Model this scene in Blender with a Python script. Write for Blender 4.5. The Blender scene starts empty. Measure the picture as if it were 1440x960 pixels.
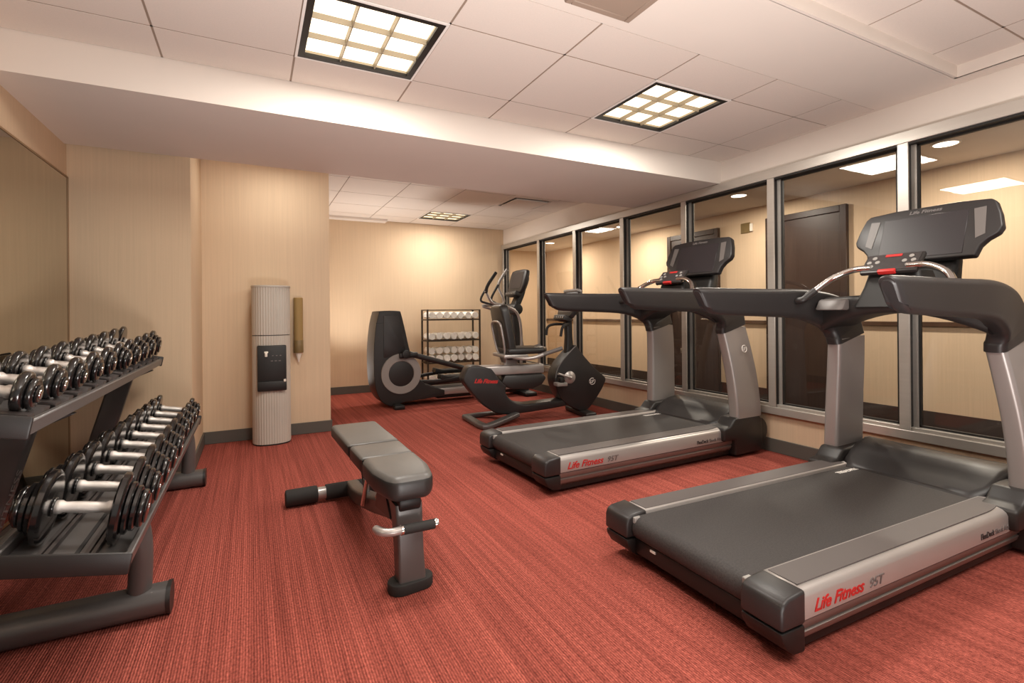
import bpy, bmesh, math, random
from mathutils import Vector, Matrix
random.seed(7)
PI = math.pi
S = bpy.context.scene
COL = S.collection

# ------------------------------------------------------------------ materials
def lin(c):
    return tuple(((v/255)/12.92 if v/255 <= .04045 else ((v/255+.055)/1.055)**2.4) for v in c) + (1,)

def mat(name, rgb, rough=.5, metal=0., spec=.5, noise=None, bump=None, emit=None, coat=0.):
    """rgb is an sRGB triple; noise=(scale, amount); bump=(scale, strength)"""
    m = bpy.data.materials.new(name); m.use_nodes = True
    nt = m.node_tree; b = nt.nodes['Principled BSDF']
    b.inputs['Base Color'].default_value = lin(rgb)
    b.inputs['Roughness'].default_value = rough
    b.inputs['Metallic'].default_value = metal
    b.inputs['Specular IOR Level'].default_value = spec
    b.inputs['Coat Weight'].default_value = coat
    if emit:
        b.inputs['Emission Color'].default_value = lin(emit[0]); b.inputs['Emission Strength'].default_value = emit[1]
    if noise or bump:
        tc = nt.nodes.new('ShaderNodeTexCoord')
    if noise:
        mp = nt.nodes.new('ShaderNodeMapping'); nt.links.new(tc.outputs['Object'], mp.inputs[0])
        sc = noise[0]; mp.inputs['Scale'].default_value = sc if isinstance(sc, tuple) else (sc, sc, sc)
        n = nt.nodes.new('ShaderNodeTexNoise'); n.inputs['Scale'].default_value = 1; n.inputs['Detail'].default_value = 3
        nt.links.new(mp.outputs[0], n.inputs['Vector'])
        r = nt.nodes.new('ShaderNodeValToRGB')
        c = lin(rgb); a = noise[1]
        r.color_ramp.elements[0].position = .3; r.color_ramp.elements[1].position = .7
        r.color_ramp.elements[0].color = (c[0]*(1-a), c[1]*(1-a), c[2]*(1-a), 1)
        r.color_ramp.elements[1].color = (min(1, c[0]*(1+a)), min(1, c[1]*(1+a)), min(1, c[2]*(1+a)), 1)
        nt.links.new(n.outputs['Fac'], r.inputs[0]); nt.links.new(r.outputs[0], b.inputs['Base Color'])
    if bump:
        mp = nt.nodes.new('ShaderNodeMapping'); nt.links.new(tc.outputs['Object'], mp.inputs[0])
        sc = bump[0]; mp.inputs['Scale'].default_value = sc if isinstance(sc, tuple) else (sc, sc, sc)
        n = nt.nodes.new('ShaderNodeTexNoise'); n.inputs['Scale'].default_value = 1; n.inputs['Detail'].default_value = 2
        nt.links.new(mp.outputs[0], n.inputs['Vector'])
        bp = nt.nodes.new('ShaderNodeBump'); bp.inputs['Strength'].default_value = bump[1]; bp.inputs['Distance'].default_value = .002
        nt.links.new(n.outputs['Fac'], bp.inputs['Height']); nt.links.new(bp.outputs[0], b.inputs['Normal'])
    return m

def wall_mat(name, rgb):
    return mat(name, rgb, .75, spec=.25, noise=((90, 90, 1.6), .035), bump=((160, 160, 14), .12))

M = {}
M['wall'] = wall_mat('beige_wallcovering', (214, 189, 159))
M['wall_tan'] = wall_mat('tan_wallcovering', (209, 184, 154))  # slightly darker tone of the beige wall colour
M['wall_pillar'] = wall_mat('cream_wallcovering', (217, 193, 163))
M['ceil'] = mat('ceiling_paint', (222, 212, 202), .9, spec=.1, noise=(3, .012))
M['tile'] = mat('ceiling_tile', (220, 209, 199), .95, spec=.1, noise=(140, .02), bump=(260, .12))
M['grid'] = mat('ceiling_grid', (150, 131, 116), .7)
M['base'] = mat('rubber_base', (88, 84, 78), .55)
M['alu'] = mat('satin_aluminium', (196, 190, 182), .34, .55, noise=((2, 2, 60), .03))
M['gasket'] = mat('black_gasket', (26, 23, 21), .6)
M['black'] = mat('black_plastic', (41, 38, 38), .42, noise=(9, .05), bump=(420, .10))
M['dark'] = mat('dark_plastic', (36, 33, 32), .45, bump=(420, .08))
M['deep'] = mat('deep_black', (20, 18, 17), .5)
M['rubber'] = mat('black_rubber', (38, 36, 35), .75, bump=(500, .2))
M['silver'] = mat('silver_paint', (176, 170, 166), .33, .45, noise=(5, .02))
M['silver_up'] = mat('silver_upright', (160, 154, 151), .36, .40, noise=(3, .03))
M['silver_low'] = mat('silver_lower', (132, 124, 119), .36, .45)
M['greyp'] = mat('grey_plastic', (104, 98, 95), .45, bump=(420, .1))
M['lgrey'] = mat('light_grey_plastic', (150, 146, 142), .45)
M['belt'] = mat('belt_fabric', (50, 46, 45), .66, noise=(150, .35), bump=(380, .35))
M['strip'] = mat('tread_strip', (88, 82, 80), .55, bump=(300, .15))
M['screen'] = mat('screen_glass', (50, 45, 47), .38, spec=.3, noise=(1.5, .05))
M['chrome'] = mat('chrome', (222, 220, 216), .13, 1.0, noise=(8, .03))
M['handle'] = mat('knurled_steel', (214, 209, 204), .32, .75, bump=((900, 900, 900), .5))
M['gunmetal'] = mat('gunmetal_paint', (98, 95, 94), .36, .35, noise=(6, .04))
M['gunmetal_dark'] = mat('dark_gunmetal', (70, 65, 64), .4, .25, noise=(6, .05))
M['urethane'] = mat('glossy_urethane', (24, 22, 22), .2, spec=.6, coat=.3, noise=(14, .1))
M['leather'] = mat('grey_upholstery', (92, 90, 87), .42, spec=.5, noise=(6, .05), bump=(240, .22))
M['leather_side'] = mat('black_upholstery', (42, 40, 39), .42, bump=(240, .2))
M['red'] = mat('red_lettering', (190, 42, 40), .5, noise=(40, .03))
M['ink'] = mat('dark_lettering', (50, 46, 46), .5, noise=(40, .03))
M['ink_grey'] = mat('grey_lettering', (112, 106, 104), .5, noise=(40, .03))
M['white'] = mat('white_lettering', (235, 230, 224), .5, noise=(40, .02))
M['cream'] = mat('cooler_plastic', (190, 183, 172), .5, noise=(4, .015))
M['paper'] = mat('white_paper', (238, 232, 220), .7, noise=(30, .02))
M['towel'] = mat('white_terry', (250, 246, 238), .95, spec=.1, noise=(60, .06), bump=(300, .6))
M['wire'] = mat('bronze_wire', (66, 54, 44), .45, .4, noise=(20, .05))
M['wood'] = mat('dark_stained_door', (52, 38, 33), .42, spec=.3, noise=((3, 40, 2), .18))
M['rail_wood'] = mat('dark_rail_wood', (74, 52, 38), .35, noise=((40, 3, 40), .15))
M['louver'] = mat('louver_reflector', (168, 156, 134), .4, .25, noise=(6, .03))
M['lamp'] = mat('lamp_diffuser', (255, 244, 220), .5, emit=((255, 238, 208), 1.7), noise=(5, .01))
M['can'] = mat('downlight_lens', (255, 244, 226), .5, emit=((255, 241, 215), 7.0), noise=(5, .01))
M['olive'] = mat('olive_sign', (122, 102, 64), .5, noise=(20, .08))
M['corr_base'] = mat('dark_base', (52, 40, 35), .5, noise=(10, .08))
M['corr_floor'] = mat('corridor_carpet', (60, 44, 38), .9, noise=(60, .25))
M['keypad'] = mat('keypad_face', (58, 54, 54), .35, noise=(60, .1))

M['edge'] = mat('mirror_edge', (150, 122, 92), .5, noise=(20, .05))
def amber():
    m = mat('smoked_amber', (186, 156, 104), .25)
    nt = m.node_tree; b = nt.nodes['Principled BSDF']
    b.inputs['Transmission Weight'].default_value = .3; b.inputs['IOR'].default_value = 1.2
    return m
M['amber'] = amber()

def glass():
    m = bpy.data.materials.new('window_glass'); m.use_nodes = True
    nt = m.node_tree; nt.nodes.clear()
    o = nt.nodes.new('ShaderNodeOutputMaterial'); mx = nt.nodes.new('ShaderNodeMixShader')
    t = nt.nodes.new('ShaderNodeBsdfTransparent'); g = nt.nodes.new('ShaderNodeBsdfGlossy')
    t.inputs[0].default_value = (.97, .965, .955, 1); g.inputs['Roughness'].default_value = .0
    f = nt.nodes.new('ShaderNodeFresnel'); f.inputs['IOR'].default_value = 1.52
    k = nt.nodes.new('ShaderNodeMath'); k.operation = 'MULTIPLY'; k.inputs[1].default_value = 1.15; k.use_clamp = True
    nt.links.new(f.outputs[0], k.inputs[0]); nt.links.new(k.outputs[0], mx.inputs[0])
    nt.links.new(t.outputs[0], mx.inputs[1]); nt.links.new(g.outputs[0], mx.inputs[2]); nt.links.new(mx.outputs[0], o.inputs[0])
    return m
M['glass'] = glass()

def mirror_mat():
    m = mat('mirror_silver', (205, 200, 186), .02, 1.0)
    return m
M['mirror'] = mirror_mat()

def carpet():
    m = bpy.data.materials.new('red_ribbed_carpet'); m.use_nodes = True
    nt = m.node_tree; b = nt.nodes['Principled BSDF']; L = nt.links.new
    b.inputs['Roughness'].default_value = .95; b.inputs['Specular IOR Level'].default_value = .12
    tc = nt.nodes.new('ShaderNodeTexCoord')
    def noise(scale, detail=2):
        mp = nt.nodes.new('ShaderNodeMapping'); mp.inputs['Scale'].default_value = scale
        L(tc.outputs['Object'], mp.inputs[0])
        n = nt.nodes.new('ShaderNodeTexNoise'); n.inputs['Scale'].default_value = 1; n.inputs['Detail'].default_value = detail
        L(mp.outputs[0], n.inputs['Vector']); return n
    streak = noise((26, .22, 1), 3)       # long streaks running into the room
    speck = noise((140, 80, 1), 2)       # tufts
    rowv = noise((115, 1.2, 1), 1)        # tone of single cord rows
    big = noise((.9, .8, 1), 2)
    wob = noise((9, 9, 1), 1)
    sx = nt.nodes.new('ShaderNodeSeparateXYZ'); L(tc.outputs['Object'], sx.inputs[0])
    def math_(op, a, b_=None):
        n = nt.nodes.new('ShaderNodeMath'); n.operation = op
        for k, v in enumerate((a, b_)):
            if v is None: continue
            if isinstance(v, (int, float)): n.inputs[k].default_value = v
            else: L(v, n.inputs[k])
        return n.outputs[0]
    ph = math_('ADD', math_('MULTIPLY', sx.outputs[0], 2*PI/.0085), math_('MULTIPLY', wob.outputs['Fac'], 1.6))
    cord = math_('ADD', math_('MULTIPLY', math_('SINE', ph), .5), .5)   # corded ribs along the room
    def ramp(sock, c0, c1, p0=.3, p1=.7):
        r = nt.nodes.new('ShaderNodeValToRGB'); e = r.color_ramp.elements
        e[0].position = p0; e[1].position = p1; e[0].color = c0; e[1].color = c1
        L(sock, r.inputs[0]); return r
    r1 = ramp(streak.outputs['Fac'], lin((149, 77, 67)), lin((172, 92, 80)), .34, .64)
    r2 = ramp(cord, (.70, .67, .67, 1), (1.10, 1.10, 1.10, 1), 0, 1)
    r3 = ramp(speck.outputs['Fac'], (.62, .58, .58, 1), (1.36, 1.38, 1.36, 1), .3, .72)
    r4 = ramp(rowv.outputs['Fac'], (.80, .78, .78, 1), (1.16, 1.16, 1.16, 1), .32, .68)
    r5 = ramp(big.outputs['Fac'], (.93, .92, .92, 1), (1.06, 1.05, 1.04, 1))
    prev = r1.outputs[0]
    for r in (r2, r3, r4, r5):
        x = nt.nodes.new('ShaderNodeMix'); x.data_type = 'RGBA'; x.blend_type = 'MULTIPLY'; x.inputs[0].default_value = 1
        L(prev, x.inputs[6]); L(r.outputs[0], x.inputs[7]); prev = x.outputs[2]
    L(prev, b.inputs['Base Color'])
    ad = nt.nodes.new('ShaderNodeMath'); ad.operation = 'ADD'
    L(cord, ad.inputs[0]); L(speck.outputs['Fac'], ad.inputs[1])
    bp = nt.nodes.new('ShaderNodeBump'); bp.inputs['Strength'].default_value = .5; bp.inputs['Distance'].default_value = .004
    L(ad.outputs[0], bp.inputs['Height']); L(bp.outputs[0], b.inputs['Normal'])
    return m
M['carpet'] = carpet()

# ------------------------------------------------------------------ mesh builder
def rr(w, h, r, n=4):
    """rounded rectangle ring, centred, (a, b) pairs"""
    r = min(r, w/2-1e-5, h/2-1e-5); out = []
    for cx, cy, a0 in ((w/2-r, h/2-r, 0), (-w/2+r, h/2-r, 90), (-w/2+r, -h/2+r, 180), (w/2-r, -h/2+r, 270)):
        for k in range(n+1):
            a = math.radians(a0 + 90*k/n); out.append((cx+r*math.cos(a), cy+r*math.sin(a)))
    return out

def spline(pts, n=6):
    P = [Vector(p) for p in pts]
    if len(P) < 3: return P
    P = [2*P[0]-P[1]] + P + [2*P[-1]-P[-2]]; out = []
    for i in range(1, len(P)-2):
        a, b, c, d = P[i-1:i+3]
        for k in range(n):
            t = k/n
            out.append(.5*((2*b)+(c-a)*t+(2*a-5*b+4*c-d)*t*t+(3*b-a-3*c+d)*t**3))
    out.append(P[-2]); return out

class MB:
    def __init__(s): s.bm = bmesh.new()
    def _merge(s, b2, mtx=None, bevel=0, seg=2, ang=30):
        if bevel:
            es = [e for e in b2.edges if len(e.link_faces) == 2 and e.calc_face_angle(0) > math.radians(ang)]
            if es: bmesh.ops.bevel(b2, geom=es, offset=bevel, segments=seg, affect='EDGES', profile=.5, clamp_overlap=True)
        if mtx is not None: bmesh.ops.transform(b2, matrix=mtx, verts=b2.verts)
        me = bpy.data.meshes.new('tmp'); b2.to_mesh(me); b2.free(); s.bm.from_mesh(me); bpy.data.meshes.remove(me)
        return s
    def box(s, lo, hi, bevel=0, seg=2, mtx=None):
        b = bmesh.new(); bmesh.ops.create_cube(b, size=1)
        for v in b.verts: v.co = Vector((lo[i]+(v.co[i]+.5)*(hi[i]-lo[i]) for i in range(3)))
        return s._merge(b, mtx, bevel, seg)
    def loft(s, rings, caps=True, bevel=0, mtx=None, closed=True, loop=False):
        b = bmesh.new(); V = [[b.verts.new(p) for p in r] for r in rings]; n = len(V[0])
        R = range(len(V)) if loop else range(len(V)-1)
        for i in R:
            A, B = V[i], V[(i+1) % len(V)]
            for k in range(n if closed else n-1):
                b.faces.new((A[k], A[(k+1) % n], B[(k+1) % n], B[k]))
        if caps and not loop:
            b.faces.new(list(reversed(V[0]))); b.faces.new(V[-1])
        bmesh.ops.recalc_face_normals(b, faces=b.faces)
        return s._merge(b, mtx, bevel)
    def prism(s, poly, f, d0, d1, bevel=0, seg=2, mtx=None, ang=30):
        """poly: (a, b) pairs; f(a, b, d) -> point"""
        b = bmesh.new(); A = [b.verts.new(f(p[0], p[1], d0)) for p in poly]; B = [b.verts.new(f(p[0], p[1], d1)) for p in poly]
        n = len(poly); b.faces.new(A); b.faces.new(list(reversed(B)))
        for k in range(n): b.faces.new((A[k], B[k], B[(k+1) % n], A[(k+1) % n]))
        bmesh.ops.recalc_face_normals(b, faces=b.faces)
        return s._merge(b, mtx, bevel, seg, ang)
    def cyl(s, p0, p1, r0, r1=None, seg=24, bevel=0):
        p0, p1 = Vector(p0), Vector(p1); r1 = r0 if r1 is None else r1
        q = (p1-p0).to_track_quat('Z', 'Y'); L = (p1-p0).length
        rings = [[p0+q @ Vector((r*math.cos(2*PI*k/seg), r*math.sin(2*PI*k/seg), z)) for k in range(seg)] for r, z in ((r0, 0), (r1, L))]
        return s.loft(rings, bevel=bevel)
    def lathe(s, prof, p0, axis, seg=28):
        p0 = Vector(p0); q = Vector(axis).normalized().to_track_quat('Z', 'Y')
        rings = [[p0+q @ Vector((max(r, 1e-4)*math.cos(2*PI*k/seg), max(r, 1e-4)*math.sin(2*PI*k/seg), z)) for k in range(seg)] for r, z in prof]
        return s.loft(rings)
    def sweep(s, pts, prof, up=(0, 0, 1), smooth=6, caps=True):
        """prof: list of (a, b) pairs or function(t, i)->pairs; a along side, b along up"""
        P = spline(pts, smooth) if smooth else [Vector(p) for p in pts]; rings = []; up = Vector(up)
        for i, p in enumerate(P):
            t = (P[min(i+1, len(P)-1)]-P[max(i-1, 0)]).normalized()
            sd = t.cross(up)
            if sd.length < 1e-3: sd = t.cross(Vector((0, 1, 0)))
            sd.normalize(); u = sd.cross(t)
            pr = prof(i/(len(P)-1)) if callable(prof) else prof
            rings.append([p+sd*a+u*b for a, b in pr])
        return s.loft(rings, caps)
    def tube(s, pts, r, seg=12, smooth=6, up=(0, 0, 1)):
        c = [(math.cos(2*PI*k/seg), math.sin(2*PI*k/seg)) for k in range(seg)]
        pr = (lambda t: [(x*r(t), y*r(t)) for x, y in c]) if callable(r) else [(x*r, y*r) for x, y in c]
        return s.sweep(pts, pr, up, smooth)
    def build(s, name, m, parent=None, loc=None, ang=38):
        me = bpy.data.meshes.new(name); s.bm.to_mesh(me); s.bm.free()
        me.polygons.foreach_set('use_smooth', [True]*len(me.polygons)); me.set_sharp_from_angle(angle=math.radians(ang))
        o = bpy.data.objects.new(name, me); COL.objects.link(o); me.materials.append(M[m] if isinstance(m, str) else m)
        if parent: o.parent = parent
        if loc: o.location = loc
        return o

UZ = lambda a, b, d: (a, d, b)        # profile in x-z, depth along y
VZ = lambda a, b, d: (d, a, b)        # profile in y-z, depth along x
UV = lambda a, b, d: (a, b, d)        # profile in x-y, depth along z

def tag(o, label, cat, group=None, kind=None):
    if label: o['label'] = label
    if cat: o['category'] = cat
    if group: o['group'] = group
    if kind: o['kind'] = kind
    return o
def thing(name, label, cat, loc=(0, 0, 0), rotz=0, group=None, scale=None):
    o = bpy.data.objects.new(name, None); COL.objects.link(o); o.empty_display_size = .1
    o.location = loc; o.rotation_euler = (0, 0, rotz)
    if scale: o.scale = (scale,)*3
    return tag(o, label, cat, group)
def struct(name, mb, m, label, cat): return tag(mb.build(name, m), label, cat, kind='structure')
def dup(o, parent=None):
    c = o.copy(); COL.objects.link(c)
    if parent: c.parent = parent
    for ch in list(o.children): dup(ch, c)
    return c
def text(name, body, size, m, mtx, parent, shear=0., width=None, spacing=1., extrude=.0006, offset=0.):
    cu = bpy.data.curves.new(name, 'FONT'); cu.body = body; cu.size = size; cu.shear = shear; cu.extrude = extrude
    cu.space_character = spacing; cu.align_x = 'LEFT'; cu.resolution_u = 3; cu.offset = offset
    t = bpy.data.objects.new(name, cu); COL.objects.link(t)
    dg = bpy.context.evaluated_depsgraph_get(); me = bpy.data.meshes.new_from_object(t.evaluated_get(dg))
    bpy.data.objects.remove(t); bpy.data.curves.remove(cu)
    xs = [v.co.x for v in me.vertices]
    if width: me.transform(Matrix.Diagonal((width/(max(xs)-min(xs)), 1, 1, 1)))
    me.transform(mtx); me.name = name; me.materials.clear(); me.materials.append(M[m])
    o = bpy.data.objects.new(name, me); COL.objects.link(o); o.parent = parent
    return o
def frame(origin, xdir, ydir):
    x = Vector(xdir).normalized(); y = Vector(ydir); y = (y-x*y.dot(x)).normalized(); z = x.cross(y)
    m = Matrix((x, y, z)).transposed().to_4x4(); m.translation = Vector(origin); return m
ORD = ['first', 'second', 'third', 'fourth', 'fifth', 'sixth', 'seventh', 'eighth', 'ninth', 'tenth', 'eleventh', 'twelfth']

# ------------------------------------------------------------------ room shell
XL, XG, YB = -1.055, 3.63, 7.32
ZC, ZB, ZR = 2.40, 2.21, 2.455        # front ceiling, beam underside, rear ceiling
YBM0, YBM1, YN, YP = 3.05, 4.16, 4.20, 5.06

struct('floor', MB().box((XL-.1, -2.2, -.06), (XG+.02, YB+.1, 0)), 'carpet', 'red ribbed carpet covering the gym floor', 'floor')
b = MB(); b.box((XL-.12, -2.2, 0), (XL, YN, 2.6))
struct('wall_left', b, 'wall', 'beige wall on the left behind the dumbbell rack', 'wall')
b = MB(); b.box((XL-.12, YN, 0), (-.38, YP+.05, 2.6))
struct('wall_corner', b, 'wall_tan', 'tan wall block facing the camera beyond the dumbbell rack', 'wall')
b = MB(); b.box((-.9, YP, 0), (.66, YB+.1, 2.6))
struct('wall_pillar', b, 'wall_pillar', 'cream wall face behind the water dispenser', 'wall')
b = MB(); b.box((.6, YB, 0), (XG+.12, YB+.12, 2.6))
struct('wall_back', b, 'wall', 'far beige wall behind the towel rack', 'wall')
b = MB(); b.box((XG, -2.2, 0), (XG+.12, YB, .305)); b.box((XG, -2.2, 2.207), (XG+.12, YB, 2.6))
struct('wall_right', b, 'wall', 'low beige wall and header that hold the glazing', 'wall')
for o in [bpy.data.objects['wall_right']]:
    o.data.materials.append(M['ceil'])
    for p in o.data.polygons:
        if p.center.z > 1.5: p.material_index = 1

# ceiling: drywall, lay-in tiles, beam, recess
b = MB()
b.box((XL-.1, 1.37, ZC), (XG, 1.82, ZC+.1))
b.box((3.60, 1.82, ZC), (XG, YBM0, ZC+.1))
b.box((3.52, -2.2, ZC), (XG, 1.37, ZC+.1))
b.box((XL-.1, YBM0, ZB), (XG, YBM1, 2.62))
struct('ceiling', b, 'ceil', 'plain plaster ceiling with the dropped beam across the room', 'ceiling')
gx = [XL, -1.0, -.39, .20, .80, 1.41, 2.02, 2.63, 3.24, 3.60]; gy = [1.82, 2.13, 2.74, 3.05]
L1, L2, L3 = (.20, .80, 2.13, 2.74), (2.02, 2.63, 2.13, 2.74), (2.08, 2.69, 6.36, 6.92)
def tiles(name, gx, gy, z, skip, label):
    b = MB()
    for i in range(len(gx)-1):
        for j in range(len(gy)-1):
            if any(abs(gx[i]-s[0]) < .02 and abs(gy[j]-s[2]) < .02 for s in skip): continue
            b.box((gx[i]+.005, gy[j]+.005, z+.001), (gx[i+1]-.005, gy[j+1]-.005, z+.03))
    o = struct(name, b, 'tile', label, 'ceiling')
    g = MB()
    g.box((gx[0], gy[0], z+.0035), (gx[-1], gy[-1], z+.006)) if not skip else None
    for x in gx: g.box((x-.0065, gy[0], z+.003), (x+.0065, gy[-1], z+.02))
    for y in gy: g.box((gx[0], y-.0065, z+.003), (gx[-1], y+.0065, z+.02))
    return g
g1 = tiles('ceiling_tiles_front', gx, gy, ZC, (L1, L2), 'lay-in tile field of the front ceiling around two light fixtures')
struct('trim_1', g1, 'grid', 'thin tile grid of the front ceiling', 'ceiling grid')
gx2 = [XL, -.39, .20, .80, 1.41, 2.02, 2.63, 3.24, 3.52]; gy2 = [-2.2, -1.37, -.76, -.15, .46, 1.07, 1.37]
g2 = tiles('ceiling_tiles_recess', gx2, gy2, 2.462, (), 'raised tile recess of the ceiling at upper right')
struct('trim_2', g2, 'grid', 'thin tile grid inside the raised recess', 'ceiling grid')
b = MB(); b.box((XL, 1.355, ZC+.0), (3.52, 1.372, 2.49)); b.box((3.512, -2.2, ZC), (3.53, 1.372, 2.49))
struct('trim_3', b, 'ceil', 'plaster edge around the raised recess', 'ceiling edge')
gx3 = [-.36, .25, .86, 1.47, 2.08, 2.69, 3.30, XG]; gy3 = [YBM1, 4.53, 5.14, 5.75, 6.36, 6.92, YB]
V3 = (2.69, 3.30, 5.14, 5.75)
g3 = tiles('ceiling_tiles_rear', gx3, gy3, ZR, (L3, V3), 'lay-in tile ceiling of the rear part of the gym')
struct('trim_4', g3, 'grid', 'thin tile grid of the rear ceiling', 'ceiling grid')
struct('trim_5', MB().box((.6, YB-.16, ZR-.03), (1.72, YB, ZR+.02)), 'ceil', 'shallow plaster soffit above the far wall', 'soffit')
b = MB(); b.box((XL-.1, -2.2, 2.62), (XG+.1, YB+.1, 2.68))
struct('ceiling_slab', b, 'ceil', 'structural ceiling slab above the tiles', 'ceiling')

# baseboards
BZ, BT = .105, .012
def basebd(name, boxes, label):
    b = MB()
    for lo, hi in boxes: b.box(lo, hi, .003, 1)
    struct(name, b, 'base', label, 'baseboard')
basebd('baseboard_right', [((XG-BT, -2.2, 0), (XG, YB, BZ))], 'dark grey base along the glazed wall')
basebd('baseboard_back', [((.66, YB-BT, 0), (XG-BT, YB, BZ))], 'dark grey base along the far wall')
basebd('baseboard_pillar', [((-.38, YP-BT, 0), (.66+BT, YP, BZ)), ((.66, YP, 0), (.66+BT, YB-BT, BZ)), ((-.38, YN-BT, 0), (-.38+BT, YP-BT, BZ))], 'dark grey base around the pillar wall')
basebd('baseboard_corner', [((XL, YN-BT, 0), (-.38, YN, BZ))], 'dark grey base below the tan corner wall')
basebd('baseboard_left', [((XL, -2.2, 0), (XL+BT, YN-BT, BZ))], 'dark grey base below the wall mirror')

# glazed partition
ZS0, ZS1, ZH0, ZH1 = .300, .378, 2.135, 2.207
b = MB(); b.box((XG-.035, -2.2, ZH0), (XG+.06, YB, ZH1), .003, 1)
struct('trim_6', b, 'alu', 'satin aluminium head rail of the glazed wall', 'frame')
b = MB(); b.box((XG-.035, -2.2, ZS0), (XG+.06, YB, ZS1-.02), .003, 1); b.box((XG-.012, -2.2, ZS1-.025), (XG+.06, YB, ZS1), .002, 1)
struct('trim_7', b, 'alu', 'satin aluminium sill rail of the glazed wall', 'frame')
b = MB(); b.box((XG-.025, -2.2, ZH0-.012), (XG+.02, YB, ZH0+.002))  # solid black strip drawn in place of the shaded gap
struct('trim_8', b, 'gasket', 'black strip standing for the shadow gap under the head rail', 'frame')
mull = [-.13, .77, 1.665, 2.565, 3.46, 4.35, 5.265, 6.16, 7.285]
for i, y in enumerate(mull):
    b = MB(); b.box((XG-.03, y-.03, ZS1-.02), (XG-.02, y+.03, ZH0+.02), .002, 1)
    b.box((XG+.018, y-.052, ZS1-.01), (XG+.06, y+.052, ZH0+.01))
    o = struct('trim_%d' % (9+i), b, 'alu', 'satin aluminium mullion of the glazed wall, number %d from the near end' % (i+1), 'frame')
    o['label'] = ['mullion beyond the right edge of the view', 'mullion just out of view on the right', 'mullion behind the console of the nearer treadmill',
                  'mullion left of the nearer treadmill console', 'mullion behind the console of the farther treadmill', 'mullion left of the farther treadmill upright',
                  'mullion behind the bike console', 'mullion right of the elliptical console', 'end jamb of the glazing at the far wall'][i]
    g = MB().box((XG-.022, y-.024, ZS1-.02), (XG+.022, y+.024, ZH0+.01)).build('gasket', 'gasket', o)  # gasket slab, its black also paints the mullion side's shade
lab = ['pane off to the right of the view', 'rightmost glass pane behind the nearer treadmill handrail', 'glass pane between the nearer treadmill uprights',
       'glass pane showing the dark corridor door', 'glass pane behind the farther treadmill console', 'glass pane left of the farther treadmill',
       'glass pane right of the elliptical console', 'leftmost glass pane beside the far wall']
lab = ['pane off to the right of the view', 'rightmost glass pane, behind the near treadmill arch', 'glass pane with the dark door directly behind the nearer console',
       'glass pane right of the farther treadmill console', 'glass pane left of the farther treadmill console', 'glass pane above the bike shroud',
       'second glass pane from the far wall', 'leftmost glass pane beside the far wall']
for i in range(len(mull)-1):
    y0, y1 = mull[i]+.052, mull[i+1]-.052; z0, z1 = ZS1, ZH0-.01
    b = MB()
    for lo, hi in (((y0, z0), (y0+.012, z1)), ((y1-.012, z0), (y1, z1)), ((y0, z0), (y1, z0+.012)), ((y0, z1-.012), (y1, z1))):
        b.box((XG+.026, lo[0], lo[1]), (XG+.045, hi[0], hi[1]))
    o = struct('window_%d' % (i+1), b, 'gasket', lab[i], 'window')
    p = MB(); q = bmesh.new()
    f = q.faces.new([q.verts.new(c) for c in ((XG+.036, y0, z0), (XG+.036, y0, z1), (XG+.036, y1, z1), (XG+.036, y1, z0))])
    p._merge(q); p.build('pane', 'glass', o)

# wall mirror
t = thing('wall_mirror', 'large frameless mirror on the left wall behind the dumbbell rack', 'mirror', (XL, 2.0, 0))
MB().box((.0, -3.6, .125), (.008, 2.175, 1.995)).build('mirror_glass', 'mirror', t)
b = MB(); b.box((0, -3.6, 1.995), (.012, 2.19, 2.004)); b.box((0, 2.176, .115), (.012, 2.19, 2.0)); b.box((0, -3.6, .112), (.012, 2.19, .125))
b.build('edge_trim', 'edge', t)

# ------------------------------------------------------------------ corridor beyond the glass
XC, ZCC = 5.66, 2.415
struct('floor_corridor', MB().box((XG+.02, -2.2, -.06), (XC+.1, 9.4, 0)), 'corr_floor', 'dark corridor carpet beyond the glass', 'floor')
struct('wall_corridor', MB().box((XC, -2.2, 0), (XC+.1, 9.4, 2.5)), 'wall', 'beige corridor wall beyond the glass', 'wall')
struct('wall_corridor_end', MB().box((XG+.12, 9.3, 0), (XC+.1, 9.4, 2.5)), 'wall', 'beige wall at the far end of the corridor', 'wall')
struct('wall_corridor_side', MB().box((XG+.0, YB+.12, 0), (XG+.12, 9.4, 2.5)), 'wall', 'corridor wall past the glazing', 'wall')
struct('ceiling_corridor', MB().box((XG+.12, -2.2, ZCC), (XC+.1, 9.4, ZCC+.08)), 'ceil', 'plain corridor ceiling with downlights', 'ceiling')
doors = [(3.12, 4.07, 2.24), (4.78, 5.72, 2.24)]
segs = [-2.2, 3.12, 4.07, 4.78, 5.72, 9.3]
b = MB(); c = MB()
for k in range(0, 6, 2):
    b.box((XC-.014, segs[k], 0), (XC, segs[k+1], .15)); c.box((XC-.03, segs[k], .945), (XC, segs[k+1], .99), .004, 1)
struct('baseboard_corridor', b, 'corr_base', 'dark base along the corridor wall', 'baseboard')
struct('trim_20', c, 'rail_wood', 'dark wooden chair rail along the corridor wall', 'chair rail')
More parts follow.
